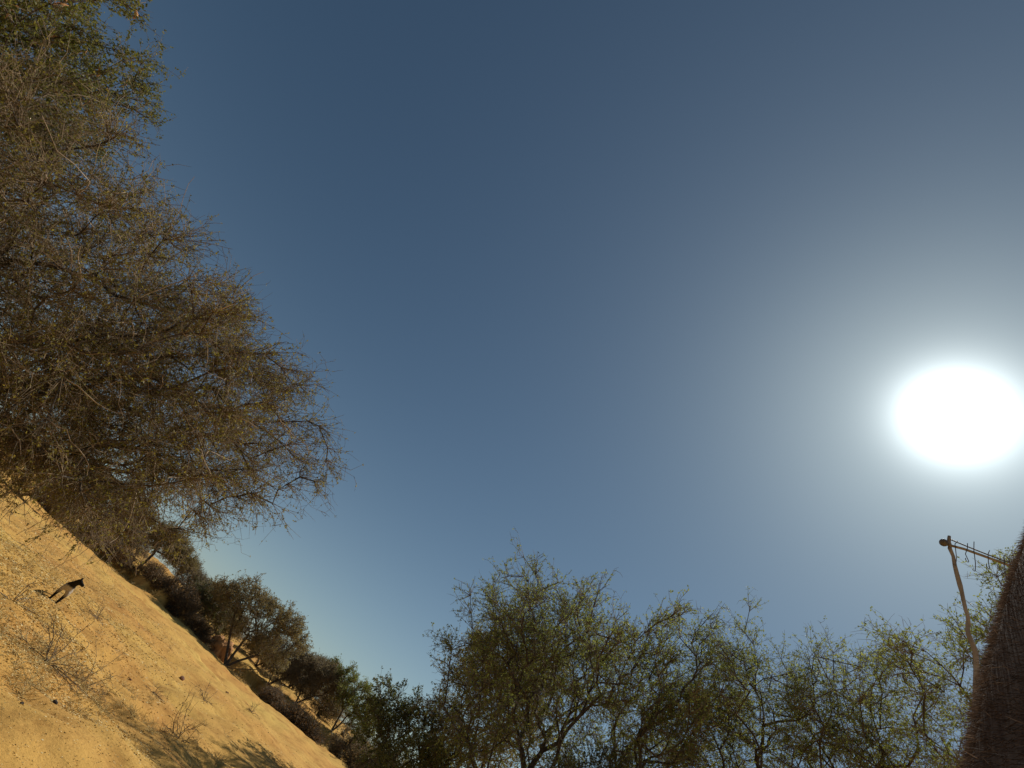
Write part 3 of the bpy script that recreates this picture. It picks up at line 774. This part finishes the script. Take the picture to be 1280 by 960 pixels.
# ------------------------------------------------------------------ wooden pole with a wired crossbar
def pole_frame():
    def at(az, el, d):
        x, y, _ = pol(az, d); return np.array([x, y, CAM_H + d * math.tan(math.radians(el))])
    d0 = 5.0
    top = at(54.1, 39.3, d0); mid = at(55.6, 33.5, d0); low = at(56.2, 31.0, d0)
    base = np.array([low[0] + 0.06, low[1] + 0.02, 0.0]); base[2] = gz(base[0], base[1]) - 0.15
    e = empty('wooden_pole_frame', (base[0], base[1], base[2] + 0.15))
    tag(e, 'crooked pale wooden pole with a crossbar of wire hooks at the right', 'pole')
    o0 = np.array(e.location)
    pts = [base, base + (low - base) * 0.35 + [0.03, 0, 0], base + (low - base) * 0.7 + [-0.03, 0, 0], low, mid * 0.6 + low * 0.4 + [-0.012, 0.01, 0], mid + [0.012, 0, 0], mid * 0.6 + top * 0.4 + [0.022, 0, 0], top * 0.9 + mid * 0.1, top + [0, 0, 0.06]]
    rk_ = np.random.default_rng(12)
    rs = [0.034, 0.028, 0.024, 0.019, 0.017, 0.016, 0.017, 0.015, 0.014]
    tt = np.linspace(0, len(pts) - 1, 34); ii = np.minimum(tt.astype(int), len(pts) - 2); ff = tt - ii
    fine = [np.array(pts[k]) * (1 - g) + np.array(pts[k + 1]) * g + rk_.normal(size=3) * 0.004 for k, g in zip(ii, ff)]
    fr = [(rs[k] * (1 - g) + rs[k + 1] * g) * rk_.uniform(0.88, 1.14) for k, g in zip(ii, ff)]
    capped_tube('pole', [p - o0 for p in fine], fr, 9, M['pole'], e)
    dirx = at(60.5, 37.6, d0 * 1.03) - at(54.1, 38.7, d0)
    a = at(54.1, 38.7, d0) - dirx / np.linalg.norm(dirx) * 0.06 + np.array([-0.02, -0.045, 0])
    b = a + dirx * 1.5
    cb = [a + (b - a) * u + np.array([0, 0, 0.012 * math.sin(9 * u)]) for u in np.linspace(0, 1, 7)]
    bar = capped_tube('crossbar', [p - o0 for p in cb], [0.011] * 7, 8, M['pole'], e)
    ball('knob', tuple(a - o0 + np.array([-0.01, -0.01, 0.0])), (0.035, 0.035, 0.035), M['wire'], e)
    capped_tube('upper_wire', [top - o0 + (b - a) * u + np.array([0, 0, 0.03 - 0.10 * math.sin(u * 2.6) * 0.6]) for u in np.linspace(0, 1, 10)], [0.006] * 10, 5, M['wire'], e)
    rng = np.random.default_rng(4)
    for u in (0.07, 0.17, 0.22, 0.33, 0.45, 0.49, 0.63, 0.75):
        p = a + (b - a) * u - o0; L = rng.uniform(0.06, 0.20)
        th = np.linspace(0, rng.uniform(0.6, 4.0), 6)
        sw = rng.normal(0, 0.02, 2)
        hook = [p + np.array([sw[0], -0.024, rng.uniform(0.02, 0.12)]), p + np.array([0, -0.026, 0.02])] + [p + np.array([0.01 + sw[1], -0.024, -L * 0.6])] + \
               [p + np.array([0.02 * math.cos(t), -0.022, -L - 0.02 * math.sin(t)]) for t in th]
        capped_tube('wire_hook', hook, [0.0035] * len(hook), 5, M['wire'], e)
    pb = b - o0 - (b - a) * 0.03 + np.array([0, 0.045, 0.0])
    zb = gz(pb[0] + o0[0], pb[1] + o0[1]) - 0.15 - o0[2]
    capped_tube('pole', [(pb[0] + 0.04, pb[1], zb), (pb[0] - 0.03, pb[1], pb[2] * 0.4), (pb[0] + 0.02, pb[1], pb[2] * 0.7), (pb[0], pb[1], pb[2] + 0.1)], [0.045, 0.04, 0.035, 0.028], 9, M['pole'], e)
pole_frame()

# ------------------------------------------------------------------ loose things on the sand
def dead_plant(az, d, label, seed, size=0.6, n=9, mat='twig_dark', rad=0.006, tilt=0.9, name='dead_twig_plant'):
    rng = np.random.default_rng(seed)
    x, y, z = place(az, d)
    e = empty(name, (x, y, z + 0.03)); tag(e, label, 'dead plant')
    dr = norm(np.stack([rng.normal(size=n) * tilt, rng.normal(size=n) * tilt, rng.uniform(0.3, 1.1, n)], -1))
    L1 = twig_lines(rng, np.tile([[0, 0, -0.03]], (n, 1)), dr, rng.uniform(0.5, 1.2, n) * size, 7, 0.22, -0.05)
    L1[:, 1:, 2] = np.maximum(L1[:, 1:, 2], 0.02)
    for l in L1: 
        V, Q = tubes(l[None], (np.linspace(1, 0.4, 7) * rad)[None], 5); mesh_np('stem', V, Q, M[mat], e, smooth=True)
    m = n * 7
    so, sd = on_lines(rng, L1, m)
    L2 = twig_lines(rng, so, norm(sd * 0.7 + rng.normal(size=(m, 3)) * 0.6), rng.uniform(0.12, 0.4, m) * size, 4, 0.35)
    L2[:, :, 2] = np.maximum(L2[:, :, 2], 0.01)
    V, Q = tubes(L2, np.tile(np.linspace(0.6, 0.3, 4) * rad, (m, 1)), 3)
    tag(mesh_np('twigs', V, Q, M[mat], e), kind='stuff')
dead_plant(-10.6, 9.6, 'largest dead twig plant in straw left of the tree shadow', 1, 0.6, 9, 'twig_grey', 0.004)
dead_plant(-13.3, 8.6, 'dry twig plant among pale grass tufts near the left edge', 2, 0.55, 12, 'twig_brown')
dead_plant(-1.7, 12.4, 'dark dead twig plant inside the tree shadow', 3, 0.75, 9, 'twig_dark')
dead_plant(-2.2, 17.5, 'small dry twig plant on open sand beyond the tree shadow', 4, 0.5, 9, 'twig_brown')
dead_plant(-13.4, 16.5, 'thin pale twig plant on sand right of the dog', 5, 0.6, 8, 'twig_grey')
dead_plant(-6.0, 14.5, 'tiny dry plant on sand between the dog and tree shadow', 6, 0.35, 8, 'twig_brown')
dead_plant(1.5, 22.0, 'little brown dry plant farthest out on the open sand', 7, 0.5, 9, 'twig_brown')
dead_plant(-18.6, 11.0, 'dry twig plant in the straw below the dog', 9, 0.5, 8, 'twig_grey')

def stone(name, az, d, s, mat, label, cat, seed):
    rng = np.random.default_rng(seed)
    bm = bmesh.new(); bmesh.ops.create_icosphere(bm, subdivisions=2, radius=1.0)
    ks = [(Vector(rng.normal(size=3) * 2.4), rng.uniform(0, 6)) for _ in range(5)]
    for v in bm.verts:
        n = sum(math.sin(v.co.dot(k) + p) for k, p in ks) * 0.10
        v.co = Vector((v.co.x * s * 1.2, v.co.y * s * 0.9, v.co.z * s * 0.75)) * (1 + n)
    me = bpy.data.meshes.new(name); bm.to_mesh(me); bm.free(); me.materials.append(M[mat])
    o = bpy.data.objects.new(name, me); COL.objects.link(o)
    x, y, _ = pol(az, d); o.location = (x, y, gz(x, y) + s * 0.35); o.rotation_euler = (0, 0, rng.uniform(0, 6))
    tag(o, label, cat)
stone('stone', -4.9, 18.8, 0.07, 'stone', 'reddish stone alone on the open sand', 'stone', 1)
stone('dung_lump', -10.7, 7.4, 0.026, 'dung', 'black lump on bare sand in the lower left corner', 'dung', 2)
stone('dung_lump', -12.3, 6.6, 0.014, 'dung', 'smaller dark lump nearest the left edge in bare sand', 'dung', 3)
stone('stone', -7.9, 14.2, 0.03, 'stone', 'small brown stone left of the reddish stone', 'stone', 4)
stone('stone', -1.2, 21.5, 0.045, 'stone', 'small brown stone far out on the sand, right of the reddish stone', 'stone', 5)

# straw, leaf litter and grit on the river bed
def litter():
    rng = np.random.default_rng(17)
    n = 330000
    az = np.radians(rng.uniform(-31, 13, n)); d = 5.2 * (34 / 5.2) ** (rng.uniform(0, 1, n) ** 1.15)
    x = d * np.sin(az); y = d * np.cos(az)
    dens = 0.5 + 0.5 * np.sin(x * 0.9 + 1.3 * np.sin(y * 0.5)) * np.sin(y * 0.7 + 0.6 * x)
    bare = 1 / (1 + np.exp(-((np.degrees(az) + 9.5 - (d < 7.6) * -9) * -0.55)))       # thickest on the left, thin on the right
    bare = np.where(d < 7.9, bare * np.clip((d - 7.0) / 0.9, 0.06, 1), bare)
    keep = rng.uniform(size=n) < np.clip(0.10 + 0.9 * bare, 0, 1) * np.clip(0.25 + dens, 0, 1)
    x, y, d = x[keep], y[keep], d[keep]; n = len(x)
    z = ground_z(x, y)
    ln = rng.uniform(0.010, 0.050, n) * np.clip(0.45 + (d - 5.5) * 0.13, 0.4, 1.3); a = rng.uniform(0, 6.28, n)
    up = np.abs(rng.normal(0, 0.16, n))
    ax = np.stack([np.cos(a), np.sin(a), up], -1)
    V, Q = leaf_quads(rng, np.stack([x, y, z + 0.004], -1), ax, ln, ln * rng.uniform(0.06, 0.22, n))
    var = np.repeat(np.clip(rng.normal(0.68, 0.22, n), 0, 1), 4)
    o = mesh_np('straw_litter', V, Q, M['straw'], None, var)
    tag(o, 'yellow straw and leaf litter scattered over the sand', 'straw', kind='stuff')
litter()

def grass_tufts():
    rng = np.random.default_rng(19)
    c = []
    for az, d, k, sp in [(-13.8, 7.9, 26, 0.45), (-11.8, 8.6, 22, 0.5), (-10.2, 10.2, 18, 0.5), (-15.5, 9.5, 24, 0.6), (-17.5, 12.0, 22, 0.9), (-8.0, 9.6, 14, 0.5), (-20, 15.5, 24, 1.2), (-14.5, 20, 20, 1.5), (-4, 12.5, 26, 1.2), (-1, 10.6, 22, 1.0), (2, 13.5, 24, 1.4), (-22, 20, 26, 2.0)] + [(a, 50.5 + (i % 3), 10, 0.8) for i, a in enumerate(np.arange(-25, 9, 1.1))]:
        p = np.array(pol(az, d))[:2] + rng.normal(size=(k, 2)) * sp; c.append(p)
    c = np.concatenate(c); nb = 16
    o = np.repeat(c, nb, 0) + rng.normal(size=(len(c) * nb, 2)) * 0.03
    n = len(o)
    P0 = np.stack([o[:, 0], o[:, 1], ground_z(o[:, 0], o[:, 1])], -1)
    L = twig_lines(rng, P0, np.stack([rng.normal(size=n) * 0.9, rng.normal(size=n) * 0.9, rng.uniform(0.2, 1.0, n)], -1), rng.uniform(0.05, 0.22, n) * np.where(o[:, 1] > 40, 2.4, 1.0), 4, 0.25, -0.12)
    V, Q = tubes(L, np.array([[0.0028, 0.0025, 0.002, 0.0008]]) * np.where(o[:, 1] > 40, 3.0, 1.0)[:, None], 3)
    var = np.repeat(np.clip(rng.normal(0.62, 0.22, n), 0, 1), 12)
    tag(mesh_np('dry_grass', V, Q, M['straw'], None, var), 'sparse dry straw-coloured grass tufts on the sand', 'grass', kind='stuff')
grass_tufts()
